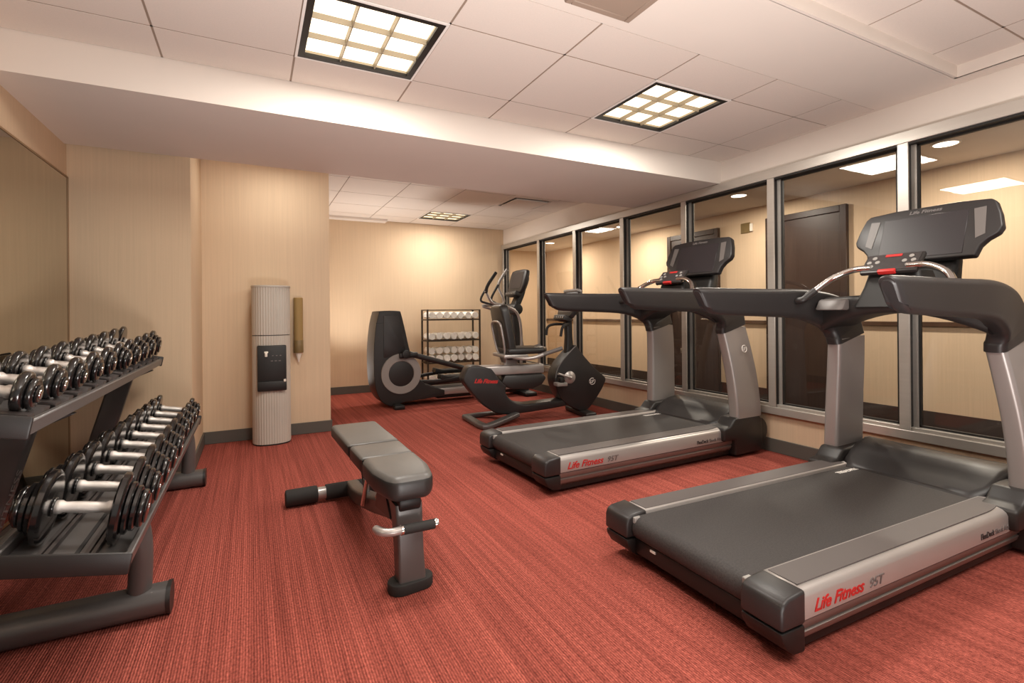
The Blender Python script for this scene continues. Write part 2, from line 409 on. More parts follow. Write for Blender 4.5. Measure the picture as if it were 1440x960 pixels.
for i, (y0, y1, h) in enumerate(doors):
    b = MB(); b.box((XC-.05, y0, 0), (XC, y0+.07, h), .004, 1); b.box((XC-.05, y1-.07, 0), (XC, y1, h), .004, 1); b.box((XC-.05, y0+.07, h-.07), (XC, y1-.07, h), .004, 1)
    o = struct('door_%d' % (i+1), b, 'wood', ['dark corridor door behind the nearer treadmill', 'dark corridor door behind the farther treadmill console'][i], 'door')
    MB().box((XC-.03, y0+.07, .01), (XC, y1-.07, h-.07)).build('door_panel', 'wood', o)
    MB().cyl((XC-.03, y0+.14, 1.0), (XC-.09, y0+.14, 1.0), .012).cyl((XC-.085, y0+.14, 1.0), (XC-.085, y0+.26, 1.0), .01).build('door_handle', 'chrome', o)
t = thing('wall_sign', 'small olive room sign on the corridor wall above the farther treadmill console', 'sign', (XC, 4.36, 2.17))
MB().box((-.012, -.05, -.06), (0, .09, .07), .004, 1).build('sign_plate', 'olive', t)
MB().box((-.03, -.09, -.05), (0, -.055, .05), .004, 1).build('bracket', 'paper', t)
for i, (x, y, l) in enumerate(((4.88, 1.96, 'round corridor downlight seen through the rightmost pane'), (4.90, 3.88, 'round corridor downlight above the farther treadmill console'),
                               (5.02, 6.05, 'small corridor downlight left of the farther treadmill'), (4.95, 8.02, 'farthest corridor downlight above the bike'))):
    t = thing('recessed_downlight', l, 'downlight', (x, y, ZCC), group='downlights in the corridor ceiling')
    MB().lathe([(.095, 0), (.095, -.006), (.08, -.008), (.078, -.002), (.078, 0)], (0, 0, 0), (0, 0, 1)).build('trim_ring', 'white', t)
    MB().cyl((0, 0, -.006), (0, 0, -.002), .077, seg=32).build('lens', 'can', t)
    la = bpy.data.lights.new('lamp', 'AREA'); la.shape = 'DISK'; la.size = .15; la.energy = 32; la.color = (1, .90, .76)
    lo = bpy.data.objects.new('lamp', la); COL.objects.link(lo); lo.parent = t; lo.location = (0, 0, -.012)

# ------------------------------------------------------------------ ceiling fixtures
def fixture(box, z, label, power, turn=0):
    x0, x1, y0, y1 = box; cx, cy = (x0+x1)/2, (y0+y1)/2; w, d = x1-x0, y1-y0
    t = thing('ceiling_light', label, 'ceiling light', (cx, cy, z), group='square louvred ceiling lights')
    hw, hd = w/2-.012, d/2-.012
    b = MB()
    for lo, hi in (((-w/2, -d/2), (-hw, d/2)), ((hw, -d/2), (w/2, d/2)), ((-hw, -d/2), (hw, -hd)), ((-hw, hd), (hw, d/2))):
        b.box((lo[0], lo[1], -.004), (hi[0], hi[1], .02))
    b.build('outer_trim', 'white', t)
    f = .030; b = MB()
    for lo, hi in (((-hw, -hd), (-hw+f, hd)), ((hw-f, -hd), (hw, hd)), ((-hw+f, -hd), (hw-f, -hd+f)), ((-hw+f, hd-f), (hw-f, hd))):
        b.box((lo[0], lo[1], -.003), (hi[0], hi[1], .012))
    b.build('dark_frame', 'deep', t)['label'] = 'black metal frame'
    iw, idp = hw-f, hd-f; b = MB()
    for k in range(1, 3):                               # parabolic cell walls: thin at the bottom, flared at the top
        for ax in (0, 1):
            p = -iw+2*iw*k/3 if ax == 0 else -idp+2*idp*k/3
            prof = [(p-.0025, .0), (p+.0025, .0), (p+.004, .012), (p+.008, .023), (p-.008, .023), (p-.004, .012)]
            if ax == 0: b.prism(prof, UZ, -idp, idp)
            else: b.prism(prof, VZ, -iw, iw)
    for lo, hi in (((-iw-.01, -idp-.01), (-iw, idp+.01)), ((iw, -idp-.01), (iw+.01, idp+.01)), ((-iw, -idp-.01), (iw, -idp)), ((-iw, idp), (iw, idp+.01))): b.box((lo[0], lo[1], .012), (hi[0], hi[1], .05))
    b.build('louver', 'louver', t)
    b = MB(); b.box((-iw, -idp, .024), (iw, idp, .036))
    b.build('diffuser', 'lamp', t)
    la = bpy.data.lights.new('lamp', 'AREA'); la.shape = 'RECTANGLE'; la.size = 2*iw; la.size_y = 2*idp; la.energy = power; la.color = (1, .945, .86)
    lo = bpy.data.objects.new('lamp', la); COL.objects.link(lo); lo.parent = t; lo.location = (0, 0, -.008)
fixture(L1, ZC, 'square louvred ceiling light with black frame, nearest the upper left', 31)
fixture(L2, ZC, 'square louvred ceiling light between the two treadmills', 31)
fixture(L3, ZR, 'square ceiling light over the elliptical, farthest from the camera', 23)

t = thing('ceiling_vent', 'square air diffuser in the rear ceiling beside the far light', 'vent', (2.995, 5.445, ZR))
b = MB()
for lo, hi in (((-.305, -.305), (-.25, .305)), ((.25, -.305), (.305, .305)), ((-.25, -.305), (.25, -.25)), ((-.25, .25), (.25, .305))):
    b.box((lo[0], lo[1], -.002), (hi[0], hi[1], .012))
b.build('frame', 'tile', t)
MB().box((-.25, -.25, .03), (.25, .25, .04)).build('duct', 'gasket', t)
MB().box((-.215, -.205, -.012), (.215, .215, .004), .004, 1).build('plaque', 'tile', t)
t = thing('ceiling_vent', 'pale air grille at the top edge of the view in the front ceiling', 'vent', (1.33, 1.62, ZC))
MB().box((-.14, -.10, -.010), (.14, .10, -.002)).build('grille_plate', 'grid', t)
b = MB()
for lo, hi in (((-.17, -.13), (-.14, .13)), ((.14, -.13), (.17, .13)), ((-.14, -.13), (.14, -.10)), ((-.14, .10), (.14, .13))):
    b.box((lo[0], lo[1], -.014), (hi[0], hi[1], 0), .003, 1)
b.build('frame', 'grid', t)
# ------------------------------------------------------------------ treadmills
def make_treadmill(name, label, loc, rotz):
    t = thing(name, label, 'treadmill', loc, rotz, 'treadmills facing the glass')
    # running belt round the rear roller
    R, uc, zt = .052, .075, .214
    po = [(1.66, zt)] + [(uc-R*math.sin(a), zt-R+R*math.cos(a)) for a in [PI*k/12 for k in range(13)]] + [(1.66, zt-2*R)]
    belt = MB().prism(po, UZ, -.282, .282).build('running_belt', 'belt', t)
    text('belt_lettering', 'TREADPRO', .034, 'white', frame((1.40, .222, zt+.0005), (1, 0, 0), (0, 1, 0)), belt, 0, .19, offset=.0012)
    b = MB(); b.box((.10, -.292, .035), (1.75, .292, .105)); b.box((.045, -.292, .05), (.11, .292, .118), .01); b.box((.12, -.405, .022), (1.70, .405, .05))  # lowest wide box is added to darken the gap underneath
    b.build('base_frame_and_shade_box', 'deep', t)
    MB().box((.040, .16, .098), (.046, .19, .108)).build('warning_sticker', 'paper', t)['label'] = 'white sticker'
    for sg in (1, -1):
        b = MB(); b.cyl((.22, sg*.33, 0), (.22, sg*.33, .05), .03); b.cyl((1.62, sg*.33, 0), (1.62, sg*.33, .05), .03)
        b.build('foot', 'rubber', t)
        up = [(.291, .132), (.291, .222), (.296, .227), (.398, .2255), (.416, .221), (.430, .211), (.436, .198), (.4375, .132)]
        r = MB().prism([(sg*a, c) for a, c in up], VZ, .105, 1.66).build('side_rail', 'silver', t, ang=50)
        lw = [(.291, .127), (.434, .127), (.432, .103), (.425, .098), (.4235, .092), (.430, .088), (.424, .068), (.408, .050), (.291, .046)]
        MB().prism([(sg*a, c) for a, c in lw], VZ, .105, 1.66).build('lower_rail', 'silver_low', t, ang=50)
        MB().box((.11, min(sg*.29, sg*.432), .126), (1.655, max(sg*.29, sg*.432), .133)).build('rail_groove', 'deep', t)
        st = [(.118, .303), (.118, .406), (1.38, .406)] + [(1.38+.20*math.sin(a), .352+.054*math.cos(a)) for a in [PI*k/20 for k in range(1, 10)]] + [(1.585, .345), (1.58, .303)]
        MB().prism([(u, sg*v) for u, v in st], UV, .222, .2285).build('tread_strip', 'strip', r)
        # end caps
        e1 = [(.112, .228), (.03, .219), (.006, .208), (-.002, .185), (-.003, .121), (.112, .121)]
        c = MB().prism(e1, UZ, min(sg*.287, sg*.441), max(sg*.287, sg*.441), .011, 3).build('end_cap', 'greyp' if 0 else 'black', t)
        e2 = [(.112, .117), (-.002, .117), (.004, .092), (.024, .060), (.060, .036), (.112, .032)]
        MB().prism(e2, UZ, min(sg*.287, sg*.439), max(sg*.287, sg*.439), .009, 2).build('lower_cap', 'deep', c)
        MB().box((.03, min(sg*.27, sg*.288), .185), (.10, max(sg*.27, sg*.288), .212), .003, 1).build('roller_bracket', 'lgrey', c)
        # boot under the upright
        bo = [(1.50, .226), (1.57, .238), (1.625, .292), (1.885, .302), (1.92, .26), (1.93, .06), (1.90, .02), (1.62, .02), (1.62, .135), (1.50, .135)]
        MB().prism(bo, UZ, min(sg*.33, sg*.468), max(sg*.33, sg*.468), .014, 3).build('upright_boot', 'dark', t)
        # silver uprights, swept back and inward
        st = [(1.785, .425, .285, .275, .088), (1.780, .419, .42, .272, .087), (1.766, .404, .60, .268, .085), (1.742, .382, .78, .264, .083), (1.712, .360, .945, .258, .080)]
        rg = [[(u+x, sg*v+y, z + x*.07) for x, y in rr(w, d, .022)] for u, v, z, w, d in st]
        rg[0] = [(p[0], p[1], .285) for p in rg[0]]
        P = [[Vector(p) for p in r] for r in rg]; sm = [spline([r[k] for r in P], 4) for k in range(len(P[0]))]
        u = MB().loft([[sm[k][i] for k in range(len(sm))] for i in range(len(sm[0]))]).build('upright', 'silver_up', t)
        # emblem on the outer face of the upright
        m = frame((1.765 - (0 if sg < 0 else -0), sg*.434, .79), (sg*-1, 0, -.0), (0, -sg*.12, 1))
        e = MB(); ring = [(.026*math.cos(a), .026*math.sin(a)) for a in [math.radians(x) for x in range(60, 391, 15)]]
        e.tube([m @ Vector((x, y, .001)) for x, y in ring], .0028, 6, 0); e.build('emblem_ring', 'white', u)
        text('emblem_letters', 'LF', .034, 'white', m @ Matrix.Translation((-.020, -.012, .0005)), u, .25, .036, offset=.001)
        # handrail arm melting into the collar
        A = [(.600, .436, 1.160, .046, .020), (.614, .436, 1.158, .064, .030), (.66, .436, 1.156, .070, .035), (.85, .436, 1.152, .073, .036), (1.10, .432, 1.148, .077, .038),
             (1.34, .420, 1.142, .085, .041), (1.50, .402, 1.118, .098, .043), (1.62, .384, 1.075, .116, .044), (1.685, .370, 1.01, .132, .044), (1.708, .362, .938, .137, .043)]
        pts = spline([a[:3] for a in A], 4); hh = spline([(a[3], a[4], 0) for a in A], 4); rings = []
        for i, p in enumerate(pts):
            tg = (pts[min(i+1, len(pts)-1)]-pts[max(i-1, 0)]).normalized(); tg.y *= .3; tg.normalize()
            up = Vector((-tg.z, 0, tg.x)); h, w, _ = hh[i]
            sl = max(0, min(.75, (.95-p.x)*2.2))
            rings.append([Vector((p.x-y*sl+(.03*sl if y < -.7*h else 0), sg*p.y, p.z)) + Vector((0, 1, 0))*x + up*y for x, y in rr(2*w, 2*h, min(w*.9, .030), 5)])
        MB().loft(rings).build('handrail_arm', 'black', t)
        # cup tray and pulse grip
        po = [(1.40, 1.105), (1.44, 1.165), (1.66, 1.175), (1.68, 1.10)]
        MB().prism(po, UZ, min(sg*.20, sg*.355), max(sg*.20, sg*.355), .012, 2).build('cup_tray', 'greyp', t)
        g = MB(); g.tube([(1.455, sg*.085, 1.322), (1.448, sg*.17, 1.318), (1.41, sg*.26, 1.278), (1.35, sg*.315, 1.215), (1.30, sg*.345, 1.168)], .0165, 14)
        g.build('pulse_grip', 'chrome', t)
        g = MB(); g.tube([(1.35, sg*.315, 1.213), (1.325, sg*.332, 1.19), (1.298, sg*.350, 1.165), (1.29, sg*.385, 1.158)], .0195, 14); g.build('grip_sleeve', 'dark', t)
    # motor cover with a lip that curves over the belt front
    st = [(1.560, .226, .285), (1.585, .240, .300), (1.63, .262, .335), (1.69, .292, .345), (1.76, .322, .35), (1.86, .338, .36), (1.92, .332, .39), (1.975, .305, .395), (2.010, .25, .395), (2.020, .16, .39), (2.01, .09, .375)]
    rings = []
    for u, h, w in st:
        c = [(-w, .06), (-w, h-.03), (-w+.012, h-.009), (-w+.04, h), (-w*.5, h-.004), (0, h-.006), (w*.5, h-.004), (w-.04, h), (w-.012, h-.009), (w, h-.03), (w, .06)]
        rings.append([(u + (.045*(1-(v/w)**2) if u < 1.7 else 0), v, z) for v, z in c])
    MB().loft(rings).build('motor_cover', 'black', t, ang=50)
    for sg in (1, -1): MB().cyl((1.905, sg*.385, .165), (1.905, sg*.455, .165), .105, bevel=.018).build('transport_wheel', 'dark', t)
    # dash cross-bar, arched underneath
    rings = []
    for k in range(17):
        v = -.375 + .75*k/16; q = (v/.375)**2
        z0, z1 = 1.088-.10*q, 1.185-.01*q
        rings.append([(1.585+.04*q+x, v, (z0+z1)/2+y) for x, y in rr(.27, z1-z0, .03)])
    MB().loft(rings).build('dash_bar', 'dark', t)
    b = MB(); b.loft([[(1.56+.0*z+x, y, z) for x, y in rr(a, c, .03)] for z, a, c in ((1.12, .25, .34), (1.22, .20, .27), (1.30, .16, .235))])
    b.loft([[(1.74+.33*(z-1.12)+x, y, z) for x, y in rr(a, c, .03)] for z, a, c in ((1.10, .16, .36), (1.25, .10, .31), (1.42, .07, .30))])
    b.build('dash_pod', 'deep', t)
    # angled keypad
    m = frame((1.475, 0, 1.345), (0, -1, 0), (.62, 0, .66)) @ Matrix.Scale(1.12, 4)
    k = MB().box((-.118, -.058, -.022), (.118, .062, .0), .008, 2, m).build('control_panel', 'dark', t)
    MB().box((-.108, -.048, 0), (.108, .055, .0025), .002, 1, m).build('keypad_face', 'keypad', k)
    for sx in (-1, 1):
        for cx, cy in ((.075, .03), (.055, .002), (.09, .002), (.075, -.024)):
            MB().cyl(m @ Vector((sx*cx, cy, .002)), m @ Vector((sx*cx, cy, .006)), .011, seg=14).build('key', 'lgrey', k)
    b = MB(); b.box((-.034, .034, .002), (.034, .050, .006), .002, 1, m); b.build('red_display', 'red', k)
    b = MB(); b.box((-.036, -.064, -.014), (.036, -.046, .008), .004, 2, m); b.build('stop_button', 'red', k)['label'] = 'red stop button'
    # display console
    m = frame((1.765, 0, 1.505), (0, -1, 0), (.34, 0, 1))
    half = [(.243, -.147), (.258, -.092), (.284, -.060), (.322, -.034), (.334, -.004), (.320, .065), (.296, .134), (.276, .153), (.14, .164)]
    po = half + [(-a, c) for a, c in reversed(half)]
    c = MB()
    def F(a, bb, d): return m @ Vector((a, bb, d))
    c.prism(po, F, -.045, .0, .009, 3)
    back = [(a*.86, bb*.86) for a, bb in po]; c.loft([[m @ Vector((a, bb, -.03)) for a, bb in back], [m @ Vector((a*.7, bb*.7, -.095)) for a, bb in back]], bevel=.012)
    con = c.build('display_console', 'black', t)
    MB().box((-.193, -.128, -.002), (.193, .112, .0022), .002, 1, m).build('screen', 'screen', con)
    for sg in (1, -1):
        MB().prism([(sg*.214, .108), (sg*.262, .112), (sg*.272, -.035), (sg*.236, -.055)][::sg], F, -.001, .0025).build('speaker_strip', 'greyp', con)
    text('console_lettering', 'Life Fitness', .026, 'ink_grey', m @ Matrix.Translation((-.075, .128, .0006)), con, .2, .15, offset=.0006)
    # red brand lettering on both rails
    for sg in (-1, 1):
        for body, size, m_, x0, x1, w, sh, nm in (('Life Fitness', .056, 'red', .155, .50, .27, .38, 'rail_lettering'), ('95T', .046, 'ink_grey', .455, .19, .085, .25, 'model_lettering'),
                                    ('FlexDeck', .034, 'ink', 1.25, 1.60, .115, 0, 'feature_lettering'), ('Shock Absorption', .032, 'ink_grey', 1.375, 1.47, .21, 0, 'feature_lettering')):
            f = frame((x0 if sg < 0 else x1, sg*.4378, .146), (-sg*1, 0, 0), (0, 0, 1))
            text(nm, body, size, m_, f, t, sh, w, 1, .0012, .0009 if m_ == 'red' else .0003)
    return t
TA = make_treadmill('treadmill', 'silver and black treadmill nearest the camera, its front cut by the right edge', (1.430, 1.425, 0), math.radians(-1.0))
TB = dup(TA); TB.location = (1.523, 3.02, 0); TB.rotation_euler = (0, 0, math.radians(1.6)); TB.scale = (1.033,)*3
TB['label'] = 'silver and black treadmill farther back, between the bike and the nearest treadmill'

# ------------------------------------------------------------------ weight bench
t = thing('weight_bench', 'adjustable weight bench with grey padded top in the middle of the carpet', 'weight bench', (.56, 2.0, 0), math.radians(1.2))
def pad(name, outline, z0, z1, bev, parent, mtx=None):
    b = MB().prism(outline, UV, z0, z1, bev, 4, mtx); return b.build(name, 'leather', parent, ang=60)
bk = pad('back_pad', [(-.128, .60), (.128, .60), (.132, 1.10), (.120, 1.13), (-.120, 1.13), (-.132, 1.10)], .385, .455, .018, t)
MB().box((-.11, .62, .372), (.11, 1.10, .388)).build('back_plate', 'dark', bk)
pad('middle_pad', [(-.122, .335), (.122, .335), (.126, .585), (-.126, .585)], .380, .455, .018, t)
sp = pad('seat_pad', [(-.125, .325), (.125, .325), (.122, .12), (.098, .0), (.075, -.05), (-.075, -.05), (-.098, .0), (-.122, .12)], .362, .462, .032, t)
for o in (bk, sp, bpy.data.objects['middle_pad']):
    o.data.materials.append(M['leather_side'])  # darker colour on side and under faces
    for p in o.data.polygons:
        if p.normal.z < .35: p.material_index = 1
b = MB()   # pad seams
for y in (.330, .5925): b.box((-.121, y-.012, .385), (.121, y+.012, .449))
b.build('pad_hinge', 'deep', t)
# post, foot, main beam
rg = [[(x, .02+dy+y, z) for x, y in rr(w, d, .012)] for z, w, d, dy in ((.03, .112, .075, -.02), (.15, .106, .08, .0), (.27, .108, .095, .02), (.335, .112, .12, .045))]
po = MB().loft(rg).build('front_post', 'gunmetal', t)
fo = [(x*1.0, y) for x, y in rr(.185, .105, .05, 6)]
MB().prism(fo, UV, 0, .042, .006, 2, Matrix.Rotation(math.radians(6), 4, 'Z')).build('front_foot', 'rubber', t)
def beamr(a, w, h): return [(x, y) for x, y in rr(w, h, .012)]
b = MB(); b.sweep([(0, .06, .265), (0, .22, .245), (0, .55, .16), (0, .95, .075), (0, 1.18, .058)], rr(.078, .075, .014), smooth=5)
b.build('main_beam', 'gunmetal', t)
for sx in (-1, 1):
    MB().prism([(.10, .25), (.22, .37), (.30, .37), (.36, .22)], VZ, sx*.05-.004, sx*.05+.004).build('pivot_bracket', 'gunmetal_dark', t)
for pp in ([(-.055, .62, .14), (-.06, .44, .385)], [(.055, .62, .14), (.06, .44, .385)], [(-.02, .50, .18), (-.01, .33, .37)]):
    MB().tube(pp, .012, 10, 0).build('adjuster_strut', 'chrome', t)
b = MB(); b.tube([(0, .75, .11), (0, .95, .375)], .016, 10, 0)
b.build('ladder_link', 'gunmetal_dark', t)
MB().cyl((-.045, .03, .345), (.045, .03, .345), .045, bevel=.008).build('pivot_drum', 'deep', t)
b = MB(); b.tube([(-.045, .10, .19), (-.10, .06, .225), (-.135, .0, .262), (-.13, -.055, .271), (-.095, -.075, .270), (-.055, -.075, .27)], .0155, 14)
b.build('carry_handle', 'silver', t)
b = MB(); b.tube([(-.055, -.075, .27), (.075, -.075, .268)], .019, 16, 0); b.build('handle_grip', 'rubber', t)
b = MB(); b.cyl((.075, -.075, .268), (.092, -.075, .268), .020, bevel=.004); b.cyl((-.058, -.075, .27), (-.05, -.075, .27), .020); b.build('grip_cap', 'chrome', t)
b = MB(); b.tube([(-.34, 1.17, .052), (.34, 1.17, .052)], .036, 18, 0); b.build('rear_foot_bar', 'silver', t)
for sg in (-1, 1):
    b = MB(); b.cyl((sg*.375, 1.17, .052), (sg*.20, 1.17, .052), .048, bevel=.010); b.cyl((sg*.155, 1.17, .052), (sg*.03, 1.17, .052), .045)
    b.build('rubber_sleeve', 'rubber' , t)

# ------------------------------------------------------------------ dumbbell rack
RY0, RY1 = 1.77, 3.98
TILT = math.radians(11)
t = thing('dumbbell_rack', 'two-tier gunmetal dumbbell rack along the left wall', 'dumbbell rack', (-.60, 2.9, 0))
rack = t; ox, oy = -.60, 2.9
def tray(name, xf, zf, depth):
    """xf, zf: front upper edge of the end plates (world), tray slopes up to the left"""
    root = None; m = Matrix.Translation((xf-ox, -oy, zf)) @ Matrix.Rotation(TILT, 4, 'Y')
    b = MB()
    b.box((-.022, RY0, -.055), (-.004, RY1, -.012), .004, 1, m)       # front lip
    b.box((-depth, RY0, -.055), (-depth+.018, RY1, -.010), .004, 1, m)
    b.box((-depth+.02, RY0+.01, -.052), (-.02, RY1-.01, -.044), 0, 1, m)
    root = b.build(name, 'gunmetal', t)
    for y in (RY0, RY1):
        MB().box((-depth-.005, y-.006, -.062), (0, y+.006, .0), .006, 2, m).build('end_plate', 'dark', root)
    return root, m
up, mu = tray('upper_shelf', -.515, .838, .32)
lo, ml = tray('lower_shelf', -.305, .432, .315)
for x in (-.101, -.116, -.206, -.221): MB().box((x-.005, RY0+.01, -.044), (x+.005, RY1-.01, -.024), 0, 1, ml).build('cradle_rail', 'gunmetal_dark', lo)
b = MB(); b.box((-.15, RY0+.01, -.044), (-.14, RY1-.01, -.04), 0, 1, ml); b.build('liner', 'rubber', lo)
for i, y in enumerate((2.275, 3.85)):
    # floor foot: fat oval tube with end caps
    fx0, fx1 = -1.0-ox, -.275-ox; yy = y-oy
    b = MB(); b.sweep([(fx0, yy, .052), (fx1-.012, yy, .052)], rr(.125, .098, .045, 6), smooth=0); b.build('floor_foot', 'gunmetal', t)
    b = MB(); b.sweep([(fx1-.014, yy, .052), (fx1, yy, .052)], rr(.130, .102, .046, 6), smooth=0); b.build('foot_cap', 'dark', t)
    b = MB(); b.tube([(-.375-ox, yy, .085), (-.370-ox, yy, .18), (-.370-ox, yy, .26), (-.378-ox, yy, .33), (-.405-ox, yy, .385)], .038, 18, up=(0, 1, 0)); b.build('lower_brace', 'gunmetal', t)
    # raked upright plate
    st = [(-.90, .06), (-.80, .42), (-.69, .80)]
    rg = [[(x-ox+a, yy+c, z) for a, c in rr(.115, .055, .014)] for x, z in st]
    u = MB().loft(rg).build('upright', 'gunmetal_dark', t)
    if i == 0: text('rack_lettering', 'LIFE FITNESS', .017, 'greyp', frame((-.855-ox+.088, yy-.0285, .30), (.28, 0, 1), (-1, 0, .28)), u, 0, .30)
    MB().prism([(-.70, .70), (-.55, .765), (-.80, .825), (-.83, .74)], lambda a, c, d: (a-ox, d, c), yy-.02, yy+.02, .004, 1).build('shelf_bracket', 'gunmetal_dark', t)
MB().tube([(-.86-ox, 2.275-oy, .22), (-.86-ox, 3.85-oy, .22)], .03, 16, 0).build('cross_tube', 'gunmetal', t)

def make_dumbbell(R, nplates, hl=.068):
    """returns meshes for a dumbbell of plate radius R, axis along x, centred on the handle"""
    t = thing('dumbbell', '', 'dumbbell')
    b = MB()
    b.lathe([(.012, -hl-.01), (.0195, -hl), (.0195, -hl+.012), (.015, -hl+.02), (.0165, -hl*.4), (.0172, 0), (.0165, hl*.4), (.015, hl-.02), (.0195, hl-.012), (.0195, hl), (.012, hl+.01)], (0, 0, 0), (1, 0, 0), 20)
    b.build('handle', 'handle', t, ang=50)
    L = hl
    for sg in (-1, 1):
        b = MB(); th = .026
        def disc(r, x0, th): b.lathe([(.01, x0), (r*.80, x0), (r*.93, x0+th*.05), (r, x0+th*.25), (r, x0+th*.75), (r*.93, x0+th*.95), (r*.80, x0+th), (.01, x0+th)], (0, 0, 0), (sg, 0, 0), 30)
        disc(.027, hl+.001, .008); disc(R, hl+.008, th); x = hl+.008+th
        for k in range(nplates): disc(R*(.74-.10*k), x, .017); x += .017
        disc(R*.42, x, .007); b.build('weight_head', 'urethane', t, ang=50)
        e = MB(); e.cyl((sg*(x+.006), 0, 0), (sg*(x+.009), 0, 0), .014, seg=16, bevel=.002); e.build('end_bolt', 'chrome', t)
        L = x+.01
    return t, L
cos, sin = math.cos(TILT), math.sin(TILT)
sizes = {}
def place(R, npl, x, y, z, label, group, hl=.068):
    key = (round(R, 4), npl)
    if key in sizes: o = dup(sizes[key])
    else: o, _ = make_dumbbell(R, npl, hl); sizes[key] = o
    o.location = (x, y, z); o.rotation_euler = (random.uniform(-1, 1), TILT, 0)
    tag(o, label, 'dumbbell', group)
saddle = None
for i in range(10):
    y = 1.865+.219*i; R = [.060, .061, .064, .067, .071, .075, .079, .083, .088, .092][i]; npl = [1, 1, 1, 1, 1, 2, 2, 2, 2, 2][i]
    zc = .850+R-.003; xc = -.640
    l = ['nearest the camera at the left edge', 'second from the near end', 'third from the near end', 'fourth from the near end', 'fifth from the near end', 'fifth from the far end',
         'fourth from the far end', 'third from the far end', 'second from the far end', 'farthest from the camera'][i]
    place(R, npl, xc, y, zc, 'black round dumbbell on the upper shelf, ' + l, 'dumbbells on the upper shelf', .055)
    for sx in (-.083, .083):        # curved cradle plates under each head
        xx = xc+sx*cos; zz = zc-sx*sin
        pr = [(-.062, -.012)] + [(R*1.02*math.sin(a), -R*1.02*math.cos(a)+R) for a in [math.radians(q) for q in range(-44, 45, 11)]] + [(.062, -.012)]
        m = Matrix.Translation((xx-ox, y-oy, zz)) @ Matrix.Rotation(TILT, 4, 'Y') @ Matrix.Translation((0, 0, -R))
        lowz = -(zz-R-(.838-.050+(-.515-xx)*math.tan(TILT)))
        b = MB(); b.prism([(-.085, .016), (-.062, .012)] + pr[1:-1] + [(.062, .012), (.085, .016), (.085, .008), (.06, lowz), (-.06, lowz), (-.085, .008)], VZ, -.036, .036, mtx=m)
        b.build('saddle', 'gunmetal_dark', up, ang=25)
for i in range(10):
    y = 1.945+.2165*i; R = [.106, .104, .101, .098, .096, .093, .090, .087, .084, .082][i]; npl = [3, 3, 3, 3, 3, 2, 2, 2, 2, 2][i]
    zc = .418+R+.004; xc = -.452
    l = ['nearest the camera, the biggest one', 'second from the near end', 'third from the near end', 'fourth from the near end', 'fifth from the near end', 'fifth from the far end',
         'fourth from the far end', 'third from the far end', 'second from the far end', 'farthest, close to the corner wall'][i]
    place(R, npl, xc, y, zc, 'heavy black dumbbell on the lower shelf, ' + l, 'dumbbells on the lower shelf')

# ------------------------------------------------------------------ water dispenser and cup holder
t = thing('water_dispenser', 'tall ribbed pale water dispenser against the pillar wall', 'water dispenser', (.148, 4.885, 0))
def rib_ring(z, s=1., n=96, rib=True, fy=1.):
    out = []
    for k in range(n):
        a = 2*PI*k/n; c, s_ = math.cos(a), math.sin(a)
        r = .152*s/((abs(c)**2.6+abs(s_)**2.6)**(1/2.6))
        if rib and s_ < .3: r -= .003*(k % 2)
        out.append((r*c, max(-.158, r*s_*1.0), z))
    return out
MB().loft([rib_ring(.012, .97, rib=False), rib_ring(.0, .97, rib=False)]).build('plinth', 'deep', t)
MB().loft([rib_ring(.012), rib_ring(.93)]).build('lower_cabinet', 'cream', t, ang=20)
MB().loft([rib_ring(.934, .97, rib=False), rib_ring(.926, .97, rib=False)]).build('seam', 'greyp', t)
MB().loft([rib_ring(.938), rib_ring(1.345)]).build('upper_cabinet', 'cream', t, ang=20)
MB().loft([rib_ring(1.345, 1.02, rib=False), rib_ring(1.352, 1.03, rib=False), rib_ring(1.36, 1.02, rib=False)]).build('top_lid', 'cream', t)
b = MB(); n = MB()
d = MB().box((-.112, -.163, .470), (.112, -.10, .850), .01, 2).build('dispensing_panel', 'deep', t)
b = MB(); b.box((-.055, -.178, .755), (-.035, -.16, .790), .004, 2); b.box((-.060, -.172, .785), (-.028, -.16, .800), .004, 1); b.build('tap', 'paper', d)
for x in (-.01, .02, .05):
    MB().box((x, -.167, .715), (x+.018, -.16, .722)).build('indicator_mark', 'ink_grey', d); MB().box((x+.01, -.167, .760), (x+.022, -.16, .766)).build('indicator_mark', 'ink_grey', d)
MB().box((-.112, -.180, .466), (.112, -.158, .548), .008, 2).build('drip_tray', 'deep', d)
MB().box((.088, -.184, .540), (.106, -.178, .562), .002, 1).build('tray_catch', 'paper', d)

t = thing('cup_dispenser', 'smoked amber paper cup dispenser on the pillar wall beside the water dispenser', 'cup dispenser', (.378, YP, .76))
b = MB(); b.lathe([(.038, .10), (.040, .12), (.040, .50), (.034, .505), (.034, .12)], (0, -.048, 0), (0, 0, 1), 32); b.build('cup_tube', 'amber', t)
b = MB(); b.lathe([(.040, .0), (.042, .005), (.042, .11), (.040, .115), (.036, .115), (.036, .0)], (0, -.048, 0), (0, 0, 1), 32); b.build('dispenser_collar', 'olive', t)
MB().box((-.03, -.012, .03), (.03, 0, .50), .003, 1).build('wall_bracket', 'olive', t)
b = MB(); b.lathe([(.004, -.085), (.032, .01), (.033, .012), (.030, .012)], (0, -.048, 0), (0, 0, 1), 24); b.build('paper_cup', 'paper', t)

